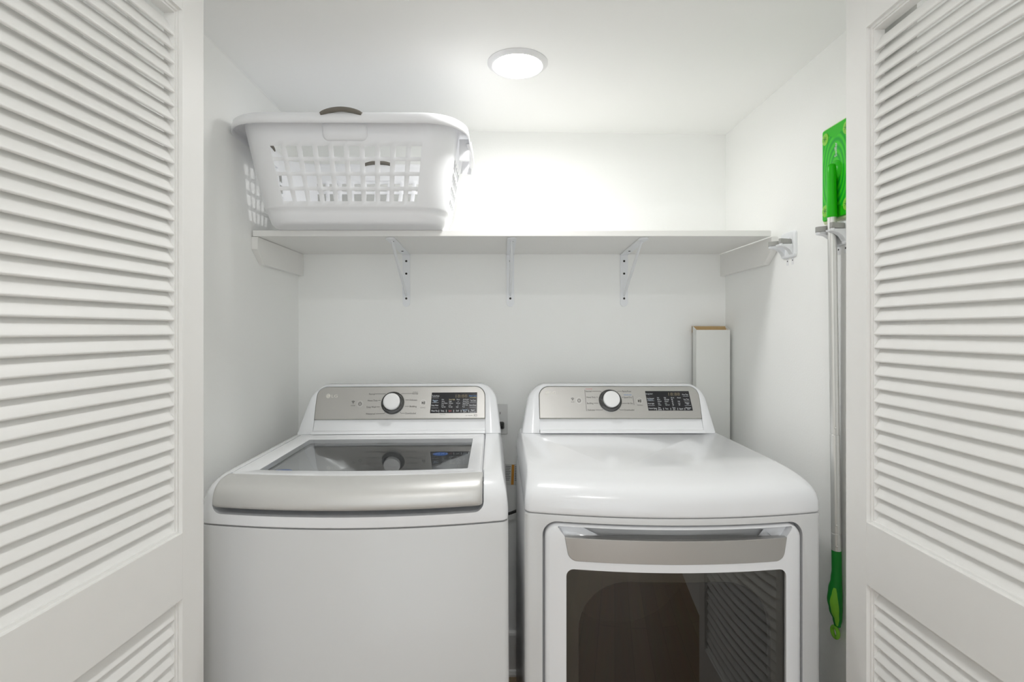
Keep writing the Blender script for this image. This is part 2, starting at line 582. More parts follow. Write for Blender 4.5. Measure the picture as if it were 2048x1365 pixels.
struct('floor', MB().box(HX0 - 0.1, HX1 + 0.1, HY0, YB + 0.1, -0.05, 0), M['floor'])
struct('wall_back', MB().box(XL - 0.1, XR + 0.1, YB, YB + 0.1, 0, CL + 0.15), M['wall'])
struct('wall_left', MB().box(XL - 0.1, XL, YF1, YB, 0, CL + 0.15), M['wall'])
struct('wall_right', MB().box(XR, XR + 0.1, YF1, YB, 0, CL + 0.15), M['wall'])
c = MB()
c.add([(XL, YF1, CL), (XR, YF1, CR), (XR, YB, CR), (XL, YB, CL), (XL, YF1, CL + 0.08), (XR, YF1, CL + 0.08), (XR, YB, CL + 0.08), (XL, YB, CL + 0.08)],
      [(0, 1, 2, 3), (4, 7, 6, 5), (0, 4, 5, 1), (1, 5, 6, 2), (2, 6, 7, 3), (3, 7, 4, 0)])
struct('ceiling', c, M['ceiling'])
w = MB()
w.box(HX0 - 0.1, -0.715, YF0, YF1, 0, HALL_C)
w.box(0.80, HX1 + 0.1, YF0, YF1, 0, HALL_C)
w.box(-0.715, 0.80, YF0, YF1, EYE + 0.745, HALL_C)
struct('wall_front', w, M['wall'])
struct('ceiling_hall', MB().box(HX0 - 0.1, HX1 + 0.1, HY0, YF0, HALL_C, HALL_C + 0.05), M['ceiling'])
struct('added_hall_wall_left', MB().box(HX0 - 0.1, HX0, HY0, YF0, 0, HALL_C), M['wall'])  # unseen side wall, added to darken the gaps between the door slats
struct('added_hall_wall_right', MB().box(HX1, HX1 + 0.1, HY0, YF0, 0, HALL_C), M['wall'])  # unseen too, added on the right to keep the hall and slat gaps dark

def baseboard(name, x0, x1, y0, y1, nx, ny):
    mb = MB()
    prof = [(0.0, 0.0), (0.024, 0.0), (0.024, 0.008), (0.019, 0.018), (0.013, 0.022), (0.013, 0.150), (0.010, 0.158), (0.0, 0.163)]
    loops = []
    for (x, y) in ((x0, y0), (x1, y1)):
        loops.append([(x + nx * d, y + ny * d, z) for d, z in prof])
    mb.loft(loops, True, True, True)
    struct(name, mb, M['trim'], smooth=20)
baseboard('baseboard_back', XL, XR, YB, YB, 0, -1)
baseboard('baseboard_left', XL, XL, YF1, YB - 0.026, 1, 0)
baseboard('baseboard_right', XR, XR, YF1, YB - 0.026, -1, 0)

# ------------------------------------------------------------------ louvred doors
def louver_door(name, label, loc, heading, side):
    """local X runs from the closet edge toward the room, the seen face lies at Y = 0; side -1 mirrors it"""
    root = thing(name, label, 'door', (loc[0], loc[1], 0.0), (0, 0, heading), kind='structure')
    S = lambda x, y, z: (x, y * side, z)
    L, T = 0.62, 0.035
    z0, z1 = 0.012, EYE + 0.735
    st = 0.066
    za, zb, zc, zd = 0.24, EYE - 0.518, EYE - 0.391, EYE + 0.617
    for x in (0.0, L - st):
        MB().box(x, x + st, -T, 0, z0, z1, S).build('stile', M['door'], root, bevel=0.0005)
    for a, b in ((z0, za), (zb, zc), (zd, z1)):
        MB().box(st, L - st, -T, 0, a, b, S).build('rail', M['door'], root, bevel=0.0003)
    pitch = 0.02727
    for a, b in ((zc, zd), (za, zb)):
        mb = MB()
        # stepped moulding round the opening
        for (p, q, y0) in ((0.0, 0.005, -0.007), (0.005, 0.009, -0.010)):
            y1 = -T + 0.004
            mb.box(st + p, st + q, y1, y0, a, b, S)
            mb.box(L - st - q, L - st - p, y1, y0, a, b, S)
            mb.box(st + q, L - st - q, y1, y0, b - q, b - p, S)
            if p == 0.0:
                mb.box(st + q, L - st - q, y1, y0, a + p, a + q, S)
        # slats: rounded section, front edge low
        n = int((b - a - 0.004) / pitch) + 1
        wd, th = 0.0355, 0.0058
        dy, dz = math.cos(R(62)), -math.sin(R(62))
        for i in range(n):
            cz = a + 0.0155 + i * pitch
            if cz + 0.012 > b:
                break
            cy = -0.0198
            sec = []
            for j in range(7):
                t = R(-90 + 180 * j / 6)
                sec.append((wd / 2 - th / 2 + th / 2 * math.cos(t), th / 2 * math.sin(t)))
            for j in range(5):
                t = R(90 + 180 * j / 4)
                sec.append((-wd / 2 + th / 2 + th / 2 * math.cos(t), th / 2 * math.sin(t)))
            loops = []
            for x in (st + 0.004, L - st - 0.004):
                loops.append([(x, cy + p * dy - q * dz, cz + p * dz + q * dy) for p, q in sec])
            mb.loft(loops, True, True, True, S)
        mb.build('louver_panel', M['door'], root, smooth=40)
    return root

d1 = louver_door('door_1', 'white louvered door standing open on the left', (-0.607, 1.10), math.atan2(-0.9976, -0.0698), 1)
d2 = louver_door('door_2', 'white louvered door standing open on the right beside the green mop', (0.7474, 1.16), math.atan2(-0.9998, -0.0175), -1)

# ------------------------------------------------------------------ ceiling lights
def downlight(name, label, loc, tilt, rad, lens, m):
    root = thing(name, label, 'ceiling light', loc, (0, tilt, 0))
    MB().lathe([(lens + 0.001, 0.004), (lens, -0.0075), (lens + 0.003, -0.0095), (lens + 0.008, -0.0085), (rad - 0.004, -0.004), (rad, -0.0015), (rad, 0.0)], 64, cap0=False, cap1=False).build('trim_ring', M['plastic_white'], root)
    MB().lathe([(lens, -0.0008), (lens * 0.7, -0.0010), (0.001, -0.0010)], 64, cap0=False, cap1=True).build('diffuser', m, root)
    return root
tl = math.atan2(CL - CR, XR - XL)
lx, ly = 0.05, 1.530
downlight('ceiling_light', 'round white recessed ceiling light glowing above the shelf', (lx, ly, CL + (CR - CL) * (lx - XL) / (XR - XL) - 0.0002), tl, 0.086, 0.0685, M['led'])
for x, y in ((0.05, -0.42),):
    downlight('hall_light', 'round recessed ceiling light in the hall in front of the closet', (x, y, HALL_C), 0, 0.095, 0.075, M['hall_led'])

# ------------------------------------------------------------------ shelf, cleats, brackets
SZ0, SZ1, SY = EYE + 0.2915, EYE + 0.310, 1.664
sh = MB().box(-0.7665, 0.8405, SY, YB - 0.0005, SZ0, SZ1).build('wall_shelf', M['shelf'], bevel=0.0012)
tag(sh, 'long white laminate shelf running across the back wall', 'shelf')
def cleat(x0, x1, label):
    prof = [(SY + 0.002, SZ0 - 0.001), (SY + 0.002, EYE + 0.252), (SY + 0.056, EYE + 0.209), (YB - 0.0005, EYE + 0.207), (YB - 0.0005, SZ0 - 0.001)]
    o = MB().loft([[(x, y, z) for y, z in prof] for x in (x0, x1)], True, True, True).build('shelf_cleat', M['shelf'], bevel=0.001)
    tag(o, label, 'shelf support')
cleat(XL + 0.0003, XL + 0.0195, 'white cleat board under the left end of the shelf')
cleat(XR - 0.0205, XR - 0.0003, 'white cleat board under the right end of the shelf by the clip holder')

def bracket(x, skew, label):
    root = thing('shelf_bracket', label, 'shelf bracket', (x, YB, SZ0), group='brackets under the shelf')
    w2, t = 0.0143, 0.0036
    F = lambda px, y, z: (px + skew * (-y) / 0.37, y, z)
    # wall plate and shelf plate with rounded ends
    lp = [(-w2, 0.0)] + [(w2 * math.cos(R(a)), -0.187 + w2 * math.sin(R(a))) for a in range(180, 361, 15)] + [(w2, 0.0)]
    mb = MB()
    mb.loft([[F(px, y, z) for px, z in lp] for y in (-0.0008, -0.0008 - t)], True, True, True)
    lp2 = [(-w2, 0.0)] + [(w2 * math.cos(R(a)), -0.365 + w2 * math.sin(R(a))) for a in range(180, 361, 15)] + [(w2, 0.0)]
    mb.loft([[F(px, y, z) for px, y in lp2] for z in (-0.0008, -0.0008 - t)], True, True, True)
    mb.build('plate', M['metal_white'], root, smooth=40)
    # diagonal brace: folded strip that is wider in the middle
    pts = []
    st, en = (-0.335, -0.004), (-0.004, -0.158)
    mb = MB()
    sec = []
    for i in range(13):
        f = i / 12
        y = st[0] + (en[0] - st[0]) * f
        z = st[1] + (en[1] - st[1]) * f
        hw = 0.0035 + 0.0022 * math.sin(math.pi * f)
        sec.append([F(hw, y, z), F(hw * 0.7, y + 0.002, z + 0.005), F(-hw * 0.7, y + 0.002, z + 0.005), F(-hw, y, z), F(-hw * 0.5, y - 0.002, z - 0.0035), F(hw * 0.5, y - 0.002, z - 0.0035)])
    mb.loft(sec, True, True, True)
    mb.build('brace', M['metal_white'], root, smooth=50)
    for z in (-0.027, -0.075, -0.170):
        MB().lathe([(0.0042, 0), (0.0036, 0.0016), (0.001, 0.002)], 14, F(0, -0.0044, z), (0, -1, 0)).build('screw', M['hole'], root)
    for y in (-0.11, -0.325):
        MB().lathe([(0.0042, 0), (0.0036, 0.0016), (0.001, 0.002)], 14, F(0.001, y, -0.0044), (0, 0, -1)).build('screw', M['hole'], root)
bracket(-0.3585, 0.013, 'white metal shelf bracket under the laundry basket')
bracket(0.0395, -0.002, 'white metal shelf bracket at the middle of the shelf')
bracket(0.4745, -0.022, 'white metal shelf bracket nearest the right wall')

# ------------------------------------------------------------------ laundry basket
def basket():
    cx, cy = -0.433, 1.703
    root = thing('laundry_basket', 'white plastic laundry basket with square holes and taupe grips on the shelf', 'laundry basket', (cx, cy, SZ1), (0, 0, R(0.4)))
    # profile rows: z, half width, half depth, corner radius
    holes_top = [0.207, 0.168, 0.129, 0.090]
    hh = 0.0285
    rows = [(0.0005, 0.225, 0.095, 0.075), (0.0005, 0.246, 0.120, 0.08), (0.003, 0.255, 0.129, 0.082), (0.010, 0.261, 0.135, 0.082), (0.030, 0.2665, 0.1415, 0.082), (0.0425, 0.2695, 0.1455, 0.082), (0.0450, 0.2725, 0.1495, 0.082)]
    def wall(z):
        f = (z - 0.05) / (0.269 - 0.05)
        g = f ** 0.85 if f > 0 else 0
        return (z, 0.274 + 0.031 * f, 0.151 + 0.063 * g, 0.082)
    zs = [0.050]
    for t in reversed(holes_top):
        zs += [t - hh, t]
    zs += [0.222, 0.245, 0.262, 0.269]
    hole_rows = set()
    base = len(rows)
    for i, z in enumerate(zs):
        rows.append(wall(z))
    for i in range(4):
        hole_rows.add(base + 1 + 2 * i)
    hx, hy = rows[-1][1], rows[-1][2]
    for z, o in ((0.277, 0.001), (0.2825, 0.005), (0.284, 0.012), (0.282, 0.024), (0.277, 0.031), (0.267, 0.033), (0.252, 0.034)):
        rows.append((z, hx + o, hy + o, 0.085 + o))
    # fractions of the straight sides (hole edges)
    def fr(n, pitch, w, half):
        out = []
        for i in range(n):
            c = (i - (n - 1) / 2) * pitch
            out += [(half + c - w / 2) / (2 * half), (half + c + w / 2) / (2 * half)]
        return out
    fx = fr(10, 0.0437, 0.0295, 0.213)
    fy = fr(5, 0.036, 0.024, 0.110)
    K = 10
    loops = []
    for z, ax, ay, r in rows:
        cs = [(-ax + r, -ay + r, 180), (ax - r, -ay + r, 270), (ax - r, ay - r, 0), (-ax + r, ay - r, 90)]
        lp = []
        for i in range(4):
            for j in range(K + 1):
                a = R(cs[i][2] + 90 * j / K)
                lp.append((cs[i][0] + r * math.cos(a), cs[i][1] + r * math.sin(a), z))
            p = lp[-1]
            n_ = cs[(i + 1) % 4]
            q = (n_[0] + r * math.cos(R(n_[2])), n_[1] + r * math.sin(R(n_[2])))
            for f in (fx if i % 2 == 0 else fy):
                lp.append((p[0] + (q[0] - p[0]) * f, p[1] + (q[1] - p[1]) * f, z))
        loops.append(lp)
    n = len(loops[0])
    hole_cols = set()
    pos = 0
    for i in range(4):
        pos += K + 1
        cnt = len(fx) if i % 2 == 0 else len(fy)
        for h in range(cnt // 2):
            hole_cols.add(pos + 2 * h)
        pos += cnt
    mb = MB()
    vs = [p for lp in loops for p in lp]
    fs = [tuple(range(n))]
    for i in range(len(loops) - 1):
        for j in range(n):
            if i in hole_rows and j in hole_cols:
                continue
            k = (j + 1) % n
            fs.append((i * n + j, i * n + k, (i + 1) * n + k, (i + 1) * n + j))
    mb.add(vs, fs)
    o = mb.build('basket_shell', M['basket'], root, smooth=45)
    sd = o.modifiers.new('solid', 'SOLIDIFY')
    sd.thickness = 0.0026
    sd.offset = 1.0
    # hand scoops and arched grips on the two long sides and on the left end
    def grip(axis, sgn, out=0.0335):
        def P(a, out, z):      # a along the side, out = outward offset from the wall top
            if axis == 'y':
                return (a, sgn * (hy + out), z)
            return (sgn * (hx + out), a, z)
        half = 0.063
        s = MB()
        lpz = []
        for ins, o_ in ((0.0, -0.004), (0.001, 0.004), (0.006, 0.0075), (0.02, 0.0075)):
            lpz.append([P(a, o_ - (0.269 - z) * 0.26, z) for a, z in rr(-half + ins, half - ins, 0.219 + ins * 0.8, 0.264 - ins * 0.3, (0.016 - ins * 0.4, 0.016 - ins * 0.4, 0.008, 0.008), 5, 6)])
        s.loft(lpz, True, True, True)
        s.build('hand_scoop', M['basket'], root, smooth=50)
        pts, rs = [], []
        for i in range(17):
            f = i / 16 * 2 - 1
            pts.append(P(f * 0.056, out, 0.2770 + 0.0125 * (1 - f * f)))
            rs.append(0.0078 * (1 - 0.35 * abs(f) ** 8))
        MB().tube(pts, rs, 12, flat=0.85).build('grip', M['grip'], root, smooth=60)
    grip('y', -1)
    grip('y', 1, 0.001)
    grip('x', -1, 0.001)
    # contoured carrying handle at the right end
    h = MB()
    for a in (-0.075, 0.075):
        h.box(hx + 0.004, hx + 0.034, a - 0.006, a + 0.006, 0.205, 0.268)
    h.tube([(hx + 0.033, -0.085, 0.255), (hx + 0.037, -0.07, 0.235), (hx + 0.038, -0.04, 0.222), (hx + 0.038, 0.0, 0.218), (hx + 0.038, 0.04, 0.222), (hx + 0.037, 0.07, 0.235), (hx + 0.033, 0.085, 0.255)], 0.0085, 10)
    h.build('end_handle', M['basket'], root, smooth=50)
basket()

# ================================================================== laundry machines
BUL = 0.043
def bul(u, W):
    t = min(1, max(0, u / W))
    return -BUL * 4 * t * (1 - t)

def plan(W, D, z, fi=0.0, si=0.0, bi=0.0, r=0.014, m=16):
    pts = []
    for u, v in rr(si, W - si, fi, D - bi, (r, r, 0.012, 0.012), 6, m):
        f = min(1, max(0, 1 - (v - 0.02) / 0.34))
        f = f * f * (3 - 2 * f)
        pts.append((u, v + bul(u, W) * f, z))
    return pts

LEAN = 0.38
VC = 0.548
def pan(deck):
    """surface of the leaning console: u across, dz above the deck, lift toward the viewer"""
    c = 1 / math.sqrt(1 + LEAN * LEAN)
    return lambda u, dz, off=0.0: (u, VC + LEAN * dz - off * c, deck + dz + off * LEAN * c)

def console(root, W, deck, D, edge, pu, knob_u, knob_z, disp, bars_left, lines, play, power, wifi, logo, prints, stickers):
    P = pan(deck)
    H = 0.1615
    u0, u1 = pu
    zp0, zp1 = 0.047, 0.1495
    # outer shell: loops in the console plane
    def outline(ins, top):
        pts = []
        for u, z in rr(edge[0] + ins, W - edge[1] - ins, 0.0005, top, (0.004, 0.004, 0.056 - ins * 0.4, 0.058 - ins * 0.4), 10, 14):
            t = z / H
            f = (u - W / 2) / (W / 2)
            pts.append((u - f * (edge[3] if f > 0 else edge[2]) * t, z))
        return pts
    inner = [(u, z) for u, z in rr(u0 - 0.0015, u1 + 0.0015, 0.0006, zp1 + 0.0015, (0.003, 0.003, 0.034, 0.034), 10, 14)]
    loops = [[P(u, z, -0.012) for u, z in inner],
             [P(u, z, 0.0) for u, z in inner],
             [P(u, z, 0.002) for u, z in [(a + (b[0] - a) * 0.35, c2 + (b[1] - c2) * 0.35) for (a, c2), b in zip(inner, outline(0.006, H - 0.004))]],
             [P(u, z, 0.0005) for u, z in outline(0.007, H - 0.003)],
             [P(u, z, -0.004) for u, z in outline(0.003, H - 0.001)],
             [P(u, z, -0.012) for u, z in outline(0.0, H)],
             [(u, max(D - 0.02, P(u, z, -0.02)[1]), deck + z) for u, z in outline(0.002, H - 0.002)],
             [(u, D - 0.002, deck + z) for u, z in outline(0.008, H - 0.010)]]
    MB().loft(loops, True, False, True).build('console_shell', M['enamel'], root, smooth=50)
    # recessed step under the control panel
    prof = [(zp0 + 0.001, -0.0115), (zp0 - 0.0005, -0.007), (zp0 - 0.006, -0.0065), (0.020, -0.004), (0.012, -0.001), (0.0085, 0.009), (0.0045, 0.0130), (0.0005, 0.0142), (-0.002, 0.0144)]
    MB().loft([[P(u, z, o) for z, o in prof] for u in (u0 - 0.001, u0 + 0.2, u1 - 0.2, u1 + 0.001)], False).build('console_step', M['enamel'], root, smooth=50)
    # brushed control panel with a dark edge
    def plate(ins, off):
        return [P(u, z, off) for u, z in rr(u0 + ins, u1 - ins, zp0 + ins, zp1 - ins, (0.003, 0.003, 0.033 - ins, 0.033 - ins), 10, 14)]
    MB().loft([plate(0, -0.006), plate(0, 0.0006), plate(0.0015, 0.0012)], True, True, False).build('panel_edge', M['bezel'], root)
    MB().loft([plate(0.0013, 0.0005), plate(0.0016, 0.0018)], True, False, True).build('control_panel', M['silver'], root, smooth=30)
    L = 0.0019
    # display
    d = [P(a, b, L + 0.0003) for a, b in disp]
    d2 = [P(a, b, L - 0.0006) for a, b in disp]
    sc = MB().loft([d2, d], True, False, True).build('display', M['screen'], root)
    PL = lambda u, w_, lift: P(u, w_, L + lift)
    printed(prints['face'], PL, root, 'lettering', 0.0003)
    printed(prints['screen'], PL, root, 'display_lettering', 0.0006)
    # pointer lines, icons
    ink = MB()
    for (a, b, c2, d_) in lines:
        dx, dy = c2 - a, d_ - b
        n = math.hypot(dx, dy)
        nx, ny = -dy / n * 0.0005, dx / n * 0.0005
        ink.add([PL(a + nx, b + ny, 0.0003), PL(c2 + nx, d_ + ny, 0.0003), PL(c2 - nx, d_ - ny, 0.0003), PL(a - nx, b - ny, 0.0003)], [(0, 1, 2, 3)])
    def fl(vs, fs, lift=0.0005):
        ink.add([PL(a, b, lift) for a, b in vs], fs)
    a, b = power
    fl(*ring_band((a, b), 0.0046, 0.0014, 120, 420))
    fl([(a - 0.0007, b + 0.0005), (a + 0.0007, b + 0.0005), (a + 0.0007, b + 0.0068), (a - 0.0007, b + 0.0068)], [(0, 1, 2, 3)])
    a, b = play
    fl([(a - 0.005, b - 0.0045), (a, b), (a - 0.005, b + 0.0045)], [(0, 1, 2)])
    for q in (0.0016, 0.0042):
        fl([(a + q - 0.0008, b - 0.0045), (a + q + 0.0008, b - 0.0045), (a + q + 0.0008, b + 0.0045), (a + q - 0.0008, b + 0.0045)], [(0, 1, 2, 3)])
    a, b = wifi
    for r_ in (0.0022, 0.0046, 0.007):
        fl(*ring_band((a, b - 0.003), r_, 0.0011, 40, 140, 8))
    fl(*ring_band((a, b - 0.003), 0.0006, 0.0012, 0, 360, 8))
    ink.build('icon_print', INK['k'], root, smooth=0)
    rim = MB()
    for (a, b), r_ in ((power, 0.0098), (play, 0.0098)):
        vs, fs = ring_band((a, b), r_, 0.0012, 0, 360, 32)
        rim.add([PL(p, q, 0.0004) for p, q in vs], fs)
    rim.build('button_edge', M['silver_soft'], root, smooth=0)
    lg = MB()
    a, b = logo
    pts = arc_pts((a, b), 0.0072, 0, 360, 28)[:-1]
    lg.add([PL(p, q, 0.0004) for p, q in pts], [tuple(range(28))])
    lg.build('logo_disc', INK['l'], root, smooth=0)
    face = MB()
    for vs, fs in (ring_band((a, b), 0.0052, 0.0008, 60, 340, 18), ([(a - 0.0006, b - 0.003), (a + 0.0002, b - 0.003), (a + 0.0002, b + 0.003), (a - 0.0006, b + 0.003)], [(0, 1, 2, 3)]), ([(a - 0.0006, b - 0.003), (a + 0.0022, b - 0.003), (a + 0.0022, b - 0.0022), (a - 0.0006, b - 0.0022)], [(0, 1, 2, 3)]), ring_band((a - 0.0026, b + 0.002), 0.0004, 0.0008, 0, 360, 8)):
        face.add([PL(p, q, 0.0007) for p, q in vs], fs)
    face.build('logo_mark', M['silver'], root, smooth=0)
    # dial: chrome ring, dark skirt, white cap
    c = 1 / math.sqrt(1 + LEAN * LEAN)
    ax = (0, -c, LEAN * c)
    o = P(knob_u, knob_z, L)
    k = thing_part('dial', root)
    MB().lathe([(0.0395, 0.0), (0.0395, 0.0025), (0.0385, 0.0035), (0.0372, 0.0028), (0.0365, 0.001)], 48, o, ax, False, False).build('dial_ring', M['chrome'], k)
    MB().lathe([(0.0367, 0.0012), (0.0355, 0.0022), (0.0320, 0.0035), (0.0280, 0.009), (0.0268, 0.016)], 48, o, ax, True, False).build('dial_skirt', M['dark_chrome'], k)
    MB().lathe([(0.0262, 0.010), (0.0278, 0.0225), (0.0279, 0.0262), (0.0272, 0.0285), (0.0255, 0.0298), (0.020, 0.0303), (0.001, 0.0306)], 48, o, ax, False, True).build('dial_cap', M['knob'], k)

def thing_part(name, parent):
    o = bpy.data.objects.new(name, None)
    COL.objects.link(o)
    o.parent = parent
    return o
M['dark_chrome'] = mat('dark_chrome', (0.14, 0.14, 0.14), 0.25, metal=0.8)

def feet(root, W, D, low=0.0):
    for a, dz in ((0.06, low), (W - 0.06, low * 0.1)):
        for b in (0.06, D - 0.08):
            MB().lathe([(0.022, 0.0), (0.024, 0.004), (0.024, 0.012), (0.012, 0.016), (0.012, 0.034)], 20, (a, b, dz)).build('foot', M['rubber'], root)

# ------------------------------------------------------------------ washer
def washer():
    W, D, deck = 0.70, 0.66, 0.972
    root = thing('washing_machine', 'white top-loading washing machine with glass lid, left of the dryer', 'washing machine', (-0.6770, 1.2182, -0.0031), (0, R(-0.25), R(0.8)))
    seam = 0.8765
    MB().loft([plan(W, D, 0.03, 0.006, 0.004), plan(W, D, 0.036), plan(W, D, seam - 0.006), plan(W, D, seam - 0.002, 0.002, 0.002), plan(W, D, seam - 0.002, 0.02, 0.02)], True, True, False).build('cabinet', M['enamel_shaded'], root, smooth=40)
    rows = [(0.8775, 0.003, 0.003, 0), (0.880, 0.0005, 0.0005, 0), (0.884, 0, 0, 0), (0.905, 0.0, 0.0, 0), (0.932, 0.004, 0.003, 0), (0.947, 0.011, 0.006, 0), (0.957, 0.021, 0.009, 0.001), (0.9645, 0.035, 0.0115, 0.002), (0.9695, 0.054, 0.0145, 0.003), (deck, 0.085, 0.019, 0.004)]
    cov = MB().loft([plan(W, D, z, fi, si, bi, 0.014 + fi * 0.5) for z, fi, si, bi in rows], True, True, True).build('top_cover', M['enamel'], root)
    cov.parent = None
    hu0, hu1 = 0.030, 0.644
    def cutter(lo, axis=None):
        return MB().loft(lo, True, True, True).build('cutter', M['enamel'], None, smooth=0)
    a = cutter([[(u, v, z) for u, z in rr(hu0, hu1, 0.9025, 1.02, (0.022, 0.022, 0.002, 0.002), 6, 3)] for v in (-0.2, 0.085)])
    b = cutter([[(u, v, z) for u, v in rr(hu0 + 0.004, hu1 - 0.002, 0.06, 0.545, 0.008, 4, 3)] for z in (0.954, 1.02)])
    c = cutter([[(u, v, z) for u, v in rr(0.085, 0.615, 0.115, 0.500, 0.05, 6, 6)] for z in (0.80, 1.02)])
    cut(cov, [a, b, c])
    cov.parent = root
    bv = cov.modifiers.new('bevel', 'BEVEL')
    bv.width = 0.0022
    bv.segments = 2
    bv.limit_method = 'ANGLE'
    bv.angle_limit = R(50)
    # tub: white ring that funnels into a round steel drum
    def circ(r, z):
        # circle sampled at the angles of the rounded rectangle
        return [(0.35 + r * math.cos(t), 0.307 + r * math.sin(t), z) for t in angs]
    ring0 = rr(0.080, 0.620, 0.110, 0.505, 0.055, 8, 8)
    angs = [math.atan2(v - 0.307, u - 0.35) for u, v in ring0]
    mb = MB()
    L0 = [(u, v, 0.9535) for u, v in ring0]
    ring1 = rr(0.094, 0.606, 0.124, 0.491, 0.055, 8, 8)
    L1 = [(u, v, 0.952) for u, v in ring1]
    L2 = [(0.35 + (u - 0.35) * 0.97, 0.307 + (v - 0.307) * 0.97, 0.925) for u, v in ring1]
    mb.loft([L0, L1, L2, circ(0.215, 0.885), circ(0.205, 0.875), circ(0.205, 0.84)], True)
    mb.build('tub_ring', M['plastic_white'], root, smooth=60)
    mb = MB()
    mb.loft([circ(0.2045, 0.86), circ(0.226, 0.845), circ(0.226, 0.52), circ(0.20, 0.49), circ(0.03, 0.50)], True, False, True)
    mb.build('drum', M['steel'], root, smooth=50)
    MB().lathe([(0.17, 0.505), (0.165, 0.525), (0.06, 0.545), (0.045, 0.58), (0.02, 0.59)], 40, (0.35, 0.307, 0)).build('impeller', M['clip_grey'], root)
    MB().lathe([(0.030, 0.925), (0.032, 0.940), (0.026, 0.952), (0.005, 0.954)], 28, (0.122, 0.160, 0)).build('dispenser_cap', M['blue'], root)
    # lid: white frame with a glass window and a silver handle
    lid = thing_part('lid', root)
    def lm(u, v):
        f = min(1, max(0, 1 - (v - 0.07) / 0.39))
        return v + 0.9 * bul(u, W) * f
    def ll(u0, u1, v0, v1, r, z):
        return [(u, lm(u, v), z) for u, v in rr(u0, u1, v0, v1, r, 5, 16)]
    lu0, lu1 = hu0 + 0.007, hu1 - 0.005
    wu0, wu1, wv0, wv1 = 0.092, 0.603, 0.112, 0.462
    lz = 0.9738
    MB().loft([ll(wu0 + 0.002, wu1 - 0.002, wv0 + 0.002, wv1 - 0.002, 0.006, lz - 0.012), ll(wu0, wu1, wv0, wv1, 0.006, lz - 0.003), ll(wu0, wu1, wv0, wv1, 0.006, lz - 0.0005), ll(wu0 - 0.001, wu1 + 0.001, wv0 - 0.001, wv1 + 0.001, 0.006, lz),
               ll(lu0 + 0.004, lu1 - 0.004, 0.074, 0.538, 0.008, lz), ll(lu0, lu1, 0.070, 0.541, 0.010, lz - 0.004), ll(lu0, lu1, 0.070, 0.541, 0.010, lz - 0.014)], True).build('lid_frame', M['enamel'], lid, smooth=40)
    MB().loft([ll(wu0 + 0.0005, wu1 - 0.0005, wv0 + 0.0005, wv1 - 0.0005, 0.006, lz - 0.0015)], True, False, True).build('lid_glass', M['glass'], lid, smooth=0)
    MB().lathe([(0.0001, 0), (0.021, 0.0)], 32, (0.520, 0.262, lz - 0.0028), (0, 0, 1), False, False).build('round_sticker', M['blue'], lid, smooth=0)
    sec_all = []
    us = [hu0 + 0.003, hu0 + 0.0045, hu0 + 0.008, hu0 + 0.014] + [hu0 + 0.014 + (hu1 - hu0 - 0.028) * i / 40 for i in range(1, 40)] + [hu1 - 0.014, hu1 - 0.008, hu1 - 0.0045, hu1 - 0.003]
    for i, u in enumerate(us):
        vt = 0.070 + 0.9 * bul(u, W)
        vb = bul(u, W) - 0.007
        a_, b_ = vt - vb, 0.0495
        z_ = 0.9250
        sec = []
        for j in range(15):
            t = R(90 * j / 14)
            sec.append((vt - a_ * math.sin(t) ** (2 / 2.5), z_ + b_ * math.cos(t) ** (2 / 2.5)))
        sec += [(vb + 0.0015, z_ - 0.004), (vb + 0.006, z_ - 0.0075), (vb + 0.014, z_ - 0.0075), (vb + 0.030, z_ - 0.001), (vt - 0.012, z_ + 0.028), (vt, z_ + 0.040)]
        e = min(i, len(us) - 1 - i)
        k = (0.90, 0.955, 0.985, 1.0)[min(e, 3)]
        mv = vt
        mz = z_ + b_ * 0.55
        sec_all.append([(u, mv + (v - mv) * k, mz + (z - mz) * k) for v, z in sec])
    MB().loft(sec_all, True, True, True).build('lid_handle', M['silver_soft'], lid, smooth=55)
    P = dict(face=WASHER_PRINT + WASHER_MISC, screen=WASHER_SCREEN + WASHER_BARS + WASHER_DIGITS)
    ku, kz = 0.3297, 0.0966
    lines = [(0.2680, 0.1264, 0.3030, 0.1264), (0.3030, 0.1264, 0.3080, 0.1224), (0.2795, 0.1058, 0.2885, 0.1058), (0.2760, 0.0849, 0.2865, 0.0849), (0.2750, 0.0635, 0.3015, 0.0635), (0.3015, 0.0635, 0.3065, 0.0680),
             (0.3530, 0.1230, 0.3580, 0.1272), (0.3580, 0.1272, 0.3915, 0.1272), (0.3715, 0.1067, 0.3840, 0.1067), (0.3705, 0.0862, 0.3845, 0.0862), (0.3540, 0.0685, 0.3590, 0.0643), (0.3590, 0.0643, 0.3715, 0.0643)]
    console(root, W, deck, D, (0.016, 0.007, 0.046, 0.020), (0.0725, 0.639), ku, kz, [(0.4555, 0.064), (0.6123, 0.064), (0.6128, 0.130), (0.4595, 0.130)], None, lines, (0.4318, 0.0972), (0.2196, 0.0951), (0.1963, 0.1006), (0.1107, 0.1210), P, None)
    feet(root, W, D, 0.0034)
washer()

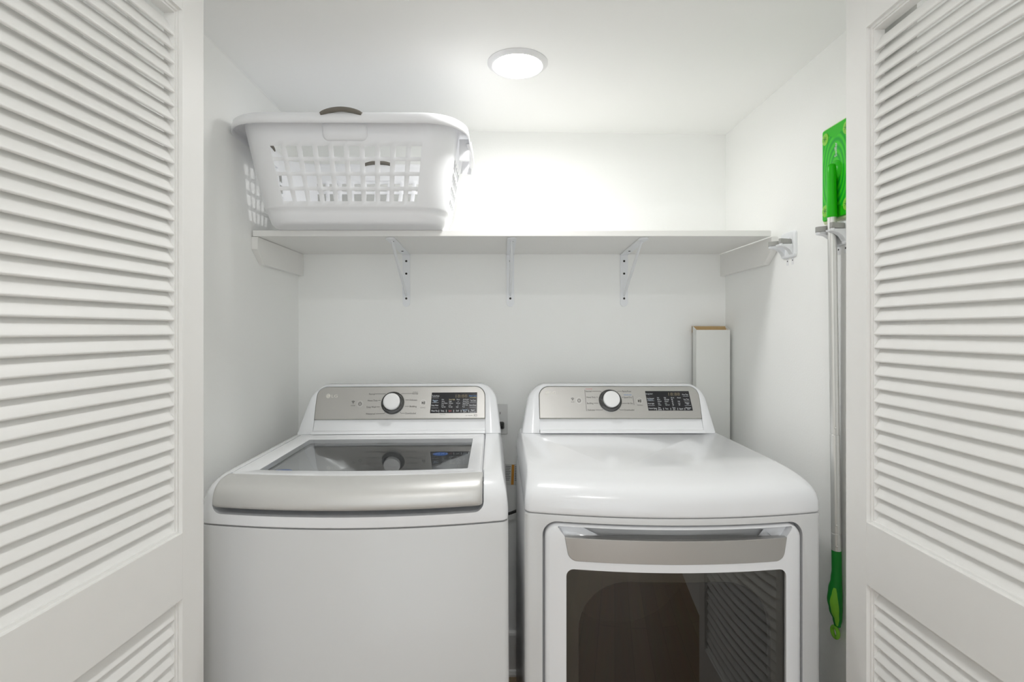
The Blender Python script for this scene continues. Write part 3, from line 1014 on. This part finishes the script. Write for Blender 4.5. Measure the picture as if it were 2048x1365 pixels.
# ------------------------------------------------------------------ dryer
def dryer():
    W, D, deck = 0.683, 0.66, 0.970
    root = thing('dryer', 'white front-loading dryer with dark glass door, right of the washing machine', 'dryer', (0.057, 1.236, 0), (0, 0, 0))
    seam = 0.8935
    cab = MB().loft([plan(W, D, 0.03, 0.006, 0.004), plan(W, D, 0.036), plan(W, D, 0.3), plan(W, D, 0.6), plan(W, D, seam - 0.005), plan(W, D, seam - 0.0015, 0.002, 0.002)], True, True, True).build('cabinet', M['enamel_shaded'], None, smooth=40)
    def fb(u, z, off):
        return (u, bul(u, W) + off, z)
    def cutter(lo):
        return MB().loft(lo, True, True, True).build('cutter', M['enamel'], None, smooth=0)
    ou0, ou1, oz0, oz1 = 0.040, 0.633, 0.262, 0.8785
    a = cutter([[fb(u, z, off) for u, z in rr(ou0, ou1, oz0, oz1, 0.034, 8, 20)] for off in (-0.05, 0.030)])
    b = cutter([[(0.3365 + 0.235 * math.cos(R(t)), v, 0.575 + 0.235 * math.sin(R(t))) for t in range(0, 360, 6)] for v in (-0.02, 0.56)])
    cut(cab, [a, b])
    cab.parent = root
    bv = cab.modifiers.new('bevel', 'BEVEL')
    bv.width = 0.003
    bv.segments = 3
    bv.limit_method = 'ANGLE'
    bv.angle_limit = R(60)
    MB().lathe([(0.2345, 0.0), (0.2345, 0.55), (0.20, 0.558), (0.01, 0.558)], 60, (0.3365, 0.0, 0.575), (0, 1, 0), False, True).build('drum', M['drum_dark'], root, smooth=50)
    rows = [(seam + 0.0005, 0.003, 0.003, 0), (seam + 0.003, 0.0005, 0.0005, 0), (seam + 0.007, 0, 0, 0), (0.922, 0.001, 0.001, 0), (0.936, 0.006, 0.003, 0), (0.9465, 0.015, 0.005, 0), (0.955, 0.030, 0.008, 0.001), (0.9615, 0.050, 0.0105, 0.002), (0.9665, 0.078, 0.013, 0.003), (deck, 0.12, 0.017, 0.004)]
    MB().loft([plan(W, D, z, fi, si, bi, 0.014 + fi * 0.5) for z, fi, si, bi in rows], True, True, True).build('top_cover', M['enamel'], root, smooth=50)
    # door
    door = thing_part('door', root)
    du0, du1, dz0, dz1 = 0.0455, 0.6275, 0.2675, 0.8735
    cu, cz = (du0 + du1) / 2, (dz0 + dz1) / 2
    def dl(ins, off, r):
        return [fb(u, z, off) for u, z in rr(du0 + ins, du1 - ins, dz0 + ins, dz1 - ins, max(0.004, r - ins), 8, 20)]
    def sc(f, off):
        base = rr(du0 + 0.012, du1 - 0.012, dz0 + 0.012, dz1 - 0.012, 0.022, 8, 20)
        return [fb(cu + (u - cu) * f, cz + (z - cz) * f, off) for u, z in base]
    FO = -0.006
    front = [dl(0, 0.024, 0.032), dl(0, 0.006, 0.032), dl(0.0015, 0.0, 0.032), dl(0.005, -0.004, 0.032), dl(0.012, FO, 0.034)] + [sc(f, FO) for f in (0.92, 0.8, 0.65, 0.5, 0.35, 0.2, 0.06)]
    back = [sc(f, 0.024) for f in (0.06, 0.2, 0.35, 0.5, 0.65, 0.8, 0.92)]
    fr = MB().loft([[*l] for l in front] , True, False, True)
    fr.loft([front[0]] + list(reversed(back)), True, False, True)
    fo = fr.build('door_frame', M['enamel'], None, smooth=40)
    # grip pocket (wider at its top) and window opening
    def trap(off, grow=0.0):
        pts = []
        for u, z in rr(0.101 - grow, 0.577 + grow, 0.800, 0.8695, (0.012, 0.012, 0.004, 0.004), 6, 20):
            f = (z - 0.832) / 0.036
            f = min(1, max(0, f))
            s_ = 1 if u > W / 2 else -1
            pts.append(fb(u + s_ * 0.028 * f, z, off))
        return pts
    p1 = MB().loft([trap(-0.05), trap(0.016)], True, True, True).build('cutter', M['enamel'], None, smooth=0)
    wz0, wz1 = 0.305, 0.7755
    p2 = MB().loft([[fb(u, z, o) for u, z in rr(0.0925, 0.5875, wz0, wz1, 0.017, 6, 20)] for o in (-0.05, 0.06)], True, True, True).build('cutter', M['enamel'], None, smooth=0)
    cut(fo, [p1, p2])
    fo.parent = door
    bv = fo.modifiers.new('bevel', 'BEVEL')
    bv.width = 0.002
    bv.segments = 2
    bv.limit_method = 'ANGLE'
    bv.angle_limit = R(50)
    # silver handle strip across the pocket
    def strip(off, ins=0.0):
        pts = []
        for u, z in rr(0.089 + ins, 0.589 - ins, 0.7945 + ins, 0.8465 - ins, (0.018, 0.018, 0.001, 0.001), 8, 24):
            f = (0.8465 - z) / 0.052
            s_ = -1 if u > W / 2 else 1
            pts.append(fb(u + s_ * 0.009 * f, z, off))
        return pts
    MB().loft([strip(0.004), strip(FO - 0.0012), strip(FO - 0.0024, 0.0012)], True, True, False).build('door_handle', M['silver'], door, smooth=40)
    mb = MB()
    top = strip(FO - 0.0024, 0.0012)
    cxu, czz = 0.339, 0.8205
    lo = [top]
    for f in (0.8, 0.5, 0.2, 0.0):
        lo.append([fb(cxu + (p[0] - cxu) * 0.93, czz + (p[2] - czz) * f, FO - 0.0024) for p in top])
    mb.loft(lo, True, False, False)
    n = len(top)
    mb.build('handle_face', M['silver'], door, smooth=40)
    # bezel behind the glass with an arched opening, then the glass itself
    outer = rr(0.088, 0.592, wz0 - 0.006, wz1 + 0.005, 0.02, 10, 20)
    inner = rr(0.1215, 0.5555, 0.335, 0.748, (0.10, 0.10, 0.115, 0.115), 10, 20)
    MB().loft([[fb(u, z, 0.0225) for u, z in inner], [fb(u, z, 0.0085) for u, z in inner], [fb(u, z, 0.007) for u, z in [(a + (b - a) * 0.03, c2 + (d2 - c2) * 0.03) for (a, c2), (b, d2) in zip(inner, outer)]], [fb(u, z, 0.007) for u, z in outer]], True).build('window_bezel', M['bezel'], door, smooth=40)
    g = MB()
    N = 40
    gl = []
    for i in range(N + 1):
        u = 0.0915 + (0.5885 - 0.0915) * i / N
        gl.append([fb(u, z, 0.001) for z in (wz0 - 0.003, 0.5, wz1 + 0.002)])
    g.loft(gl, False)
    g.build('door_glass', M['glass_dark'], door, smooth=60)
    P = dict(face=DRYER_PRINT + DRYER_MISC, screen=DRYER_SCREEN + DRYER_BARS + DRYER_DIGITS)
    lines = [(0.2325, 0.1385, 0.2345, 0.0700), (0.2570, 0.1338, 0.2850, 0.1338), (0.2850, 0.1338, 0.2900, 0.1300), (0.2700, 0.1148, 0.2760, 0.1148), (0.2610, 0.0951, 0.2760, 0.0951), (0.2650, 0.0737, 0.2890, 0.0737), (0.2890, 0.0737, 0.2940, 0.0780),
             (0.3400, 0.1300, 0.3450, 0.1338), (0.3450, 0.1338, 0.3580, 0.1338), (0.3570, 0.1143, 0.3625, 0.1143), (0.3560, 0.0948, 0.3730, 0.0948), (0.3430, 0.0780, 0.3480, 0.0737), (0.3480, 0.0737, 0.3600, 0.0737), (0.3945, 0.1190, 0.3965, 0.0895)]
    console(root, W, deck, D, (0.0146, 0.0180, 0.033, 0.030), (0.0765, 0.6200), 0.3165, 0.1030, [(0.4435, 0.0715), (0.5930, 0.0715), (0.5865, 0.1345), (0.4380, 0.1345)], None, lines, (0.4160, 0.1025), (0.2112, 0.1036), (0.1893, 0.1080), (0.1035, 0.1296), P, None)
    feet(root, W, D)
dryer()

# ================================================================== things on the right wall
WX = XR
def clip_holder(y, z, label, top=0.036):
    """wall plate at the root, two sprung jaws reaching out toward -X"""
    root = thing('mop_clip_holder', label, 'wall clip', (WX, y, z), group='wall clips on the right wall')
    mb = MB()
    def pl(ins, x):
        return [(x, a, b) for a, b in rr(-0.039 + ins, 0.039 - ins, -0.040 + ins, top - ins, 0.010, 5, 4)]
    mb.loft([pl(0, -0.0004), pl(0, -0.006), pl(0.0015, -0.0085), pl(0.006, -0.0095)], True, True, True)
    # shelf-like bracket under the jaws that flows into the plate
    prof = [(-0.006, -0.036), (-0.012, -0.030), (-0.018, -0.020), (-0.030, -0.012), (-0.048, -0.0085), (-0.050, -0.0045), (-0.040, -0.003), (-0.006, -0.003)]
    for sg in (-1, 1):
        mb.loft([[(p, sg * a, q) for p, q in prof] for a in (0.0125, 0.031)], True, True, True)
    mb.loft([[(p, a, q) for p, q in ((-0.006, -0.012), (-0.0135, -0.010), (-0.0125, 0.016), (-0.006, 0.018))] for a in (-0.020, 0.020)], True, True, True)
    mb.build('wall_plate', M['metal_white'], root, smooth=45)
    for s in (-1, 1):
        j = MB()
        lp = [(-0.010, 0.0135), (-0.022, 0.0125), (-0.032, 0.0130), (-0.046, 0.0225), (-0.050, 0.030), (-0.047, 0.036), (-0.040, 0.036), (-0.010, 0.026)]
        j.loft([[(p, s * q, zz) for p, q in lp] for zz in (-0.002, 0.012)], True, True, True)
        j.build('jaw', M['clip_grey'], root, bevel=0.0012)
        MB().lathe([(0.0045, 0.0), (0.0045, 0.019), (0.003, 0.020)], 14, (-0.043, s * 0.030, -0.0085)).build('jaw_pin', M['metal_white'], root)
        t = MB().box(-0.0006, -0.0002, s * 0.014 - 0.006, s * 0.014 + 0.006, -0.062, -0.036).build('adhesive_tab', M['plastic_white'], root)
        MB().lathe([(0.0025, 0), (0.0015, 0.0006)], 10, (-0.0006, s * 0.014, -0.049), (-1, 0, 0)).build('tab_mark', M['hole'], t)
    return root
clip_holder(1.598, EYE + 0.256, 'empty white wall clip with grey jaws beside the end of the shelf')
clip_holder(1.355, EYE + 0.2545, 'white wall clip with grey jaws gripping the green mop', 0.018)

def green_swirl():
    m = mat('mop_head_green', (0.02, 0.48, 0.05), 0.3, spec=0.25)
    nt = m.node_tree
    b = nt.nodes['Principled BSDF']
    tc = nt.nodes.new('ShaderNodeTexCoord')
    mp = nt.nodes.new('ShaderNodeMapping')
    mp.inputs['Scale'].default_value = (1, 1.9, 1)
    wv = nt.nodes.new('ShaderNodeTexWave')
    wv.wave_type = 'RINGS'
    wv.rings_direction = 'X'
    wv.inputs['Scale'].default_value = 16
    wv.inputs['Distortion'].default_value = 1.2
    wv.inputs['Detail'].default_value = 2
    cr = nt.nodes.new('ShaderNodeValToRGB')
    cr.color_ramp.elements[0].color = (0.0, 0.38, 0.02, 1)
    cr.color_ramp.elements[1].color = (0.045, 0.62, 0.015, 1)
    nt.links.new(tc.outputs['Object'], mp.inputs[0])
    nt.links.new(mp.outputs[0], wv.inputs['Vector'])
    nt.links.new(wv.outputs['Color'], cr.inputs[0])
    nt.links.new(cr.outputs[0], b.inputs['Base Color'])
    return m

def mop():
    """origin at the middle of the head; local X points out of the wall into the room"""
    hy, hz = 1.358, EYE + 0.404
    root = thing('flat_mop', 'green flat mop with a silver tube hanging head up on the right wall', 'mop', (WX, hy, hz))
    HH, HW = 0.1185, 0.0575
    def sl(ins, x, r=0.004):
        return [(x, a, b) for a, b in rr(-HW + ins, HW - ins, -HH + ins, HH - ins, r, 4, 8)]
    MB().loft([sl(-0.006, -0.0008), sl(-0.007, -0.004), sl(-0.004, -0.0085)], True, True, True).build('cleaning_cloth', M['cloth'], root)
    MB().loft([sl(0.0, -0.0085), sl(0.0, -0.0125), sl(0.0015, -0.014)], True, True, True).build('head_plate', M['green'], root)
    # swirled insert with a wavy edge
    n = 72
    lo = []
    for x, k in ((-0.0138, 1.0), (-0.0148, 0.985)):
        lp = []
        for i in range(n):
            t = 2 * math.pi * i / n
            c, s = math.cos(t), math.sin(t)
            r = 1 / ((abs(c) ** 5 + abs(s) ** 5) ** 0.2)
            a = 0.054 * r * c
            b = (0.098 - 0.010 * math.cos(3 * a / 0.054)) * r * s
            lp.append((x, a * k, b * k))
        lo.append(lp)
    MB().loft(lo, True, False, True).build('swirl_insert', green_swirl(), root, smooth=0)
    for a in (-1, 1):
        for b in (-1, 1):
            y0, z0 = a * 0.0425, b * 0.0935
            g = MB().lathe([(0.0125, 0.0), (0.0125, 0.002), (0.0105, 0.0026), (0.001, 0.0026)], 24, (-0.0135, 0, 0), (-1, 0, 0), False, True)
            go = g.build('cloth_gripper', M['lime'], root, xf=lambda x, y, z: (x, y0 + y, z0 + z * 1.25))
            sl_ = MB()
            for k in range(3):
                t = R(20 + 60 * k)
                dx, dz = math.cos(t) * 0.008, math.sin(t) * 0.008
                nx, nz = -math.sin(t) * 0.0006, math.cos(t) * 0.0006
                sl_.add([(-0.0165, y0 + dx + nx, z0 + dz + nz), (-0.0165, y0 - dx + nx, z0 - dz + nz), (-0.0165, y0 - dx - nx, z0 - dz - nz), (-0.0165, y0 + dx - nx, z0 + dz - nz)], [(0, 1, 2, 3)])
            sl_.build('gripper_slit', M['green_dark'], go, smooth=0)
    # lettering running up the head
    text_shapes(['Swiffer'])
    vs, fs, _ = _font_cache['Swiffer']
    tx = MB()
    tx.add([(-0.0152, -0.006 + b * 0.010, 0.035 + a * 0.036) for a, b in vs], fs)
    tx.build('lettering', INK['w'], root, smooth=0)
    # raised boss and swivel joint, socket, tube, handle
    MB().lathe([(0.026, 0.0), (0.024, 0.004), (0.017, 0.008), (0.012, 0.0095), (0.001, 0.0095)], 32, (-0.0142, 0.0, 0.0), (-1, 0, 0)).build('joint_boss', M['green'], root)
    tx0, tx1 = 0.836 - WX, 0.8517 - WX            # tube axis leans toward the wall
    zt = 0.010
    ztop, zsock, ztube, zend = zt, EYE + 0.285 - hz, EYE - 0.555 - hz, EYE - 0.770 - hz
    def ax(z):
        f = (zt - z) / (zt - zend)
        return (tx0 + (tx1 - tx0) * f, -0.003, z)
    MB().tube([(tx0 + 0.003, 0.004, -0.004), (tx0 + 0.003, 0.0118, -0.004), (tx0 + 0.003, 0.0135, -0.004)], [0.0088, 0.0088, 0.0070], 18).build('swivel_joint', M['green'], root)
    MB().tube([(tx0 + 0.012, -0.003, -0.002), (-0.020, -0.003, -0.002)], [0.0075, 0.0095], 14).build('joint_neck', M['green'], root)
    zs = [zt + 0.006, zt + 0.003, zt - 0.004, zt - 0.018, zt - 0.030, -0.06, zsock + 0.003, zsock]
    MB().tube([ax(z) for z in zs], [0.004, 0.009, 0.0115, 0.0118, 0.0112, 0.0113, 0.0122, 0.0115], 18).build('socket', M['green'], root, smooth=50)
    MB().tube([ax(zsock + 0.01), ax(zsock - 0.3), ax(zsock - 0.545), ax(zsock - 0.5455), ax(zsock - 0.548), ax(zsock - 0.5485), ax(ztube + 0.045), ax(ztube + 0.0445), ax(ztube + 0.043), ax(ztube + 0.0425), ax(ztube)], [0.0104, 0.0104, 0.0104, 0.0099, 0.0099, 0.0110, 0.0110, 0.0105, 0.0105, 0.0112, 0.0112], 18).build('tube', M['alu'], root, smooth=30)
    for z in (zsock - 0.53, ztube + 0.065, ztube + 0.012):
        p = ax(z)
        MB().lathe([(0.0032, 0.0), (0.0028, 0.0022), (0.001, 0.003)], 12, (p[0] - 0.004, p[1] - 0.0095, z), (-0.35, -1, 0)).build('lock_button', M['alu'], root)
    hz_ = [(ztube, 0.0112), (ztube - 0.05, 0.0112), (ztube - 0.075, 0.0125), (ztube - 0.10, 0.0155), (ztube - 0.125, 0.0170), (ztube - 0.15, 0.0150), (ztube - 0.175, 0.0105), (ztube - 0.192, 0.0075)]
    fine = []
    for k in range(len(hz_) - 1):
        for q in range(5):
            t = q / 5
            t2 = t * t * (3 - 2 * t)
            fine.append((hz_[k][0] + (hz_[k + 1][0] - hz_[k][0]) * t, hz_[k][1] + (hz_[k + 1][1] - hz_[k][1]) * t2))
    fine.append(hz_[-1])
    cen = lambda z, r: Vector((ax(z)[0] - max(0, r - 0.0112), ax(z)[1], z))
    MB().tube([cen(z, r) for z, r in fine], [r for z, r in fine], 24).build('handle', M['green_dark'], root, smooth=60)
    # lime thumb pad on the side toward the room
    pts, rs = [], []
    for z, r in fine:
        t = (ztube - 0.090 - z) / 0.100
        if not 0 <= t <= 1:
            continue
        w = r * 0.80 * math.sin(math.pi * (0.04 + 0.93 * t)) ** 0.45
        o_ = r - w + 0.0012
        pts.append(cen(z, r) + Vector((-0.62 * o_, -0.78 * o_, 0)))
        rs.append(w)
    MB().tube(pts, rs, 20).build('thumb_pad', M['lime'], root, smooth=60)
    # hanging ring
    pr = ax(ztube - 0.207)
    MB().tube([(pr[0] - 0.006, pr[1] + 0.0125 * math.cos(R(t)), pr[2] + 0.0125 * math.sin(R(t))) for t in range(0, 361, 12)], 0.0046, 10, caps=False).build('hanging_ring', M['lime'], root, smooth=60)
mop()

# ================================================================== along the back wall
def flat_box():
    x0, x1, y0, y1, h, hb = 0.727, 0.8525, 1.990, 2.030, EYE + 0.0015, EYE + 0.0150
    root = thing('cardboard_box', 'long narrow white cardboard box standing open in the back right corner', 'box', (x0, y0, 0))
    w, d, t = x1 - x0, y1 - y0, 0.003
    mb = MB()
    mb.box(0, w, 0, t, 0.0, h)
    for x in (0, w - t):
        mb.loft([[(p, t, 0.0), (p, d, 0.0), (p, d, hb), (p, t, h)] for p in (x, x + t)], True, True, True)
    mb.box(0, w, d - t, d, 0.0, hb)
    mb.box(0, w, 0, d, 0.0, t)
    mb.build('box_sleeve', M['card_white'], root, bevel=0.0)
    k = MB()
    k.add([(t, t + 0.0002, h - 0.03), (w - t, t + 0.0002, h - 0.03), (w - t, d - t - 0.0004, hb - 0.0005), (t, d - t - 0.0004, hb - 0.0005)], [(0, 1, 2, 3)])
    k.box(-0.001, w + 0.001, d - 0.0005, d + 0.002, h - 0.01, hb + 0.0008)
    k.build('kraft_lining', M['kraft'], root, smooth=0)
flat_box()

def outlet():
    root = thing('wall_outlet', 'white electrical outlet plate on the back wall behind the washing machine', 'electrical outlet', (-0.006, YB, EYE - 0.3395))
    def pl(ins, y):
        return [(a, y, b) for a, b in rr(-0.035 + ins, 0.035 - ins, -0.0585 + ins, 0.0585 - ins, 0.004, 4, 3)]
    MB().loft([pl(0, -0.0004), pl(0, -0.0035), pl(0.002, -0.0055)], True, True, True).build('cover_plate', M['outlet'], root)
    for s in (-1, 1):
        MB().loft([[(a, y, b + s * 0.0195) for a, b in rr(-0.0165, 0.0165, -0.014, 0.014, 0.006, 4, 3)] for y in (-0.005, -0.0068)], True, False, True).build('socket', M['outlet'], root)
        m = MB()
        for a in (-0.0065, 0.0065):
            m.box(a - 0.0009, a + 0.0009, -0.0072, -0.0066, s * 0.0195 - 0.001, s * 0.0195 + 0.008)
        m.build('slot', M['hole'], root)
outlet()
pg = thing('power_cord', 'black power cord plugged in and hanging in the gap between the machines', 'power cord', (0.0, YB - 0.0075, EYE - 0.362))
MB().loft([[(a, y, b) for a, b in rr(-0.016 + i, 0.016 - i, -0.013 + i, 0.013 - i, 0.006, 4, 3)] for y, i in ((0.0, 0.0), (-0.012, 0.0), (-0.026, 0.005), (-0.029, 0.008))], True, True, True).build('plug', M['rubber'], pg)
def smooth_path(pts, n=8):
    out = []
    for i in range(len(pts) - 1):
        p0, p1, p2, p3 = [Vector(pts[min(max(j, 0), len(pts) - 1)]) for j in (i - 1, i, i + 1, i + 2)]
        for k in range(n):
            t = k / n
            out.append(0.5 * ((2 * p1) + (-p0 + p2) * t + (2 * p0 - 5 * p1 + 4 * p2 - p3) * t * t + (-p0 + 3 * p1 - 3 * p2 + p3) * t ** 3))
    out.append(Vector(pts[-1]))
    return out
cp = [(0.0, 2.024, EYE - 0.366), (-0.022, 2.012, EYE - 0.40), (-0.055, 2.0, EYE - 0.50), (-0.05, 1.985, EYE - 0.63), (0.0, 1.975, EYE - 0.682), (0.035, 1.972, EYE - 0.673), (0.079, 1.97, EYE - 0.661), (0.118, 1.965, EYE - 0.690), (0.100, 1.96, EYE - 0.735), (0.074, 1.955, EYE - 0.775), (0.075, 1.95, EYE - 0.86), (0.12, 1.94, EYE - 0.98), (0.16, 1.925, EYE - 1.05)]
o0 = Vector((0.0, YB - 0.0075, EYE - 0.362))
MB().tube([p - o0 for p in smooth_path(cp)], 0.0052, 10).build('cable', M['rubber'], pg, smooth=60)

# printed warning sheet on the wall in the gap
ws = thing('warning_label', 'white warning label with an orange stripe on the wall between the machines', 'label', (0.052, YB, EYE - 0.553), (0, R(2.0), 0))
MB().box(-0.034, 0.034, -0.0014, -0.0004, -0.040, 0.040).build('label_sheet', M['paper'], ws)
MB().box(-0.0085, 0.0015, -0.0018, -0.0013, -0.0385, 0.038).build('orange_stripe', M['orange'], ws)
tk = MB()
for k in range(9):
    z = 0.030 - k * 0.0065
    tk.box(-0.031, -0.0115 - (k % 3) * 0.002, -0.0017, -0.0013, z, z + 0.0022)
    tk.box(0.0045, 0.0150 - (k % 2) * 0.002, -0.0017, -0.0013, z, z + 0.0022)
    if k > 2:
        tk.box(0.019, 0.031, -0.0017, -0.0013, z, z + 0.0018)
tk.box(0.018, 0.031, -0.0017, -0.0013, 0.022, 0.034)
tk.build('printed_lettering', M['ink'], ws, smooth=0)
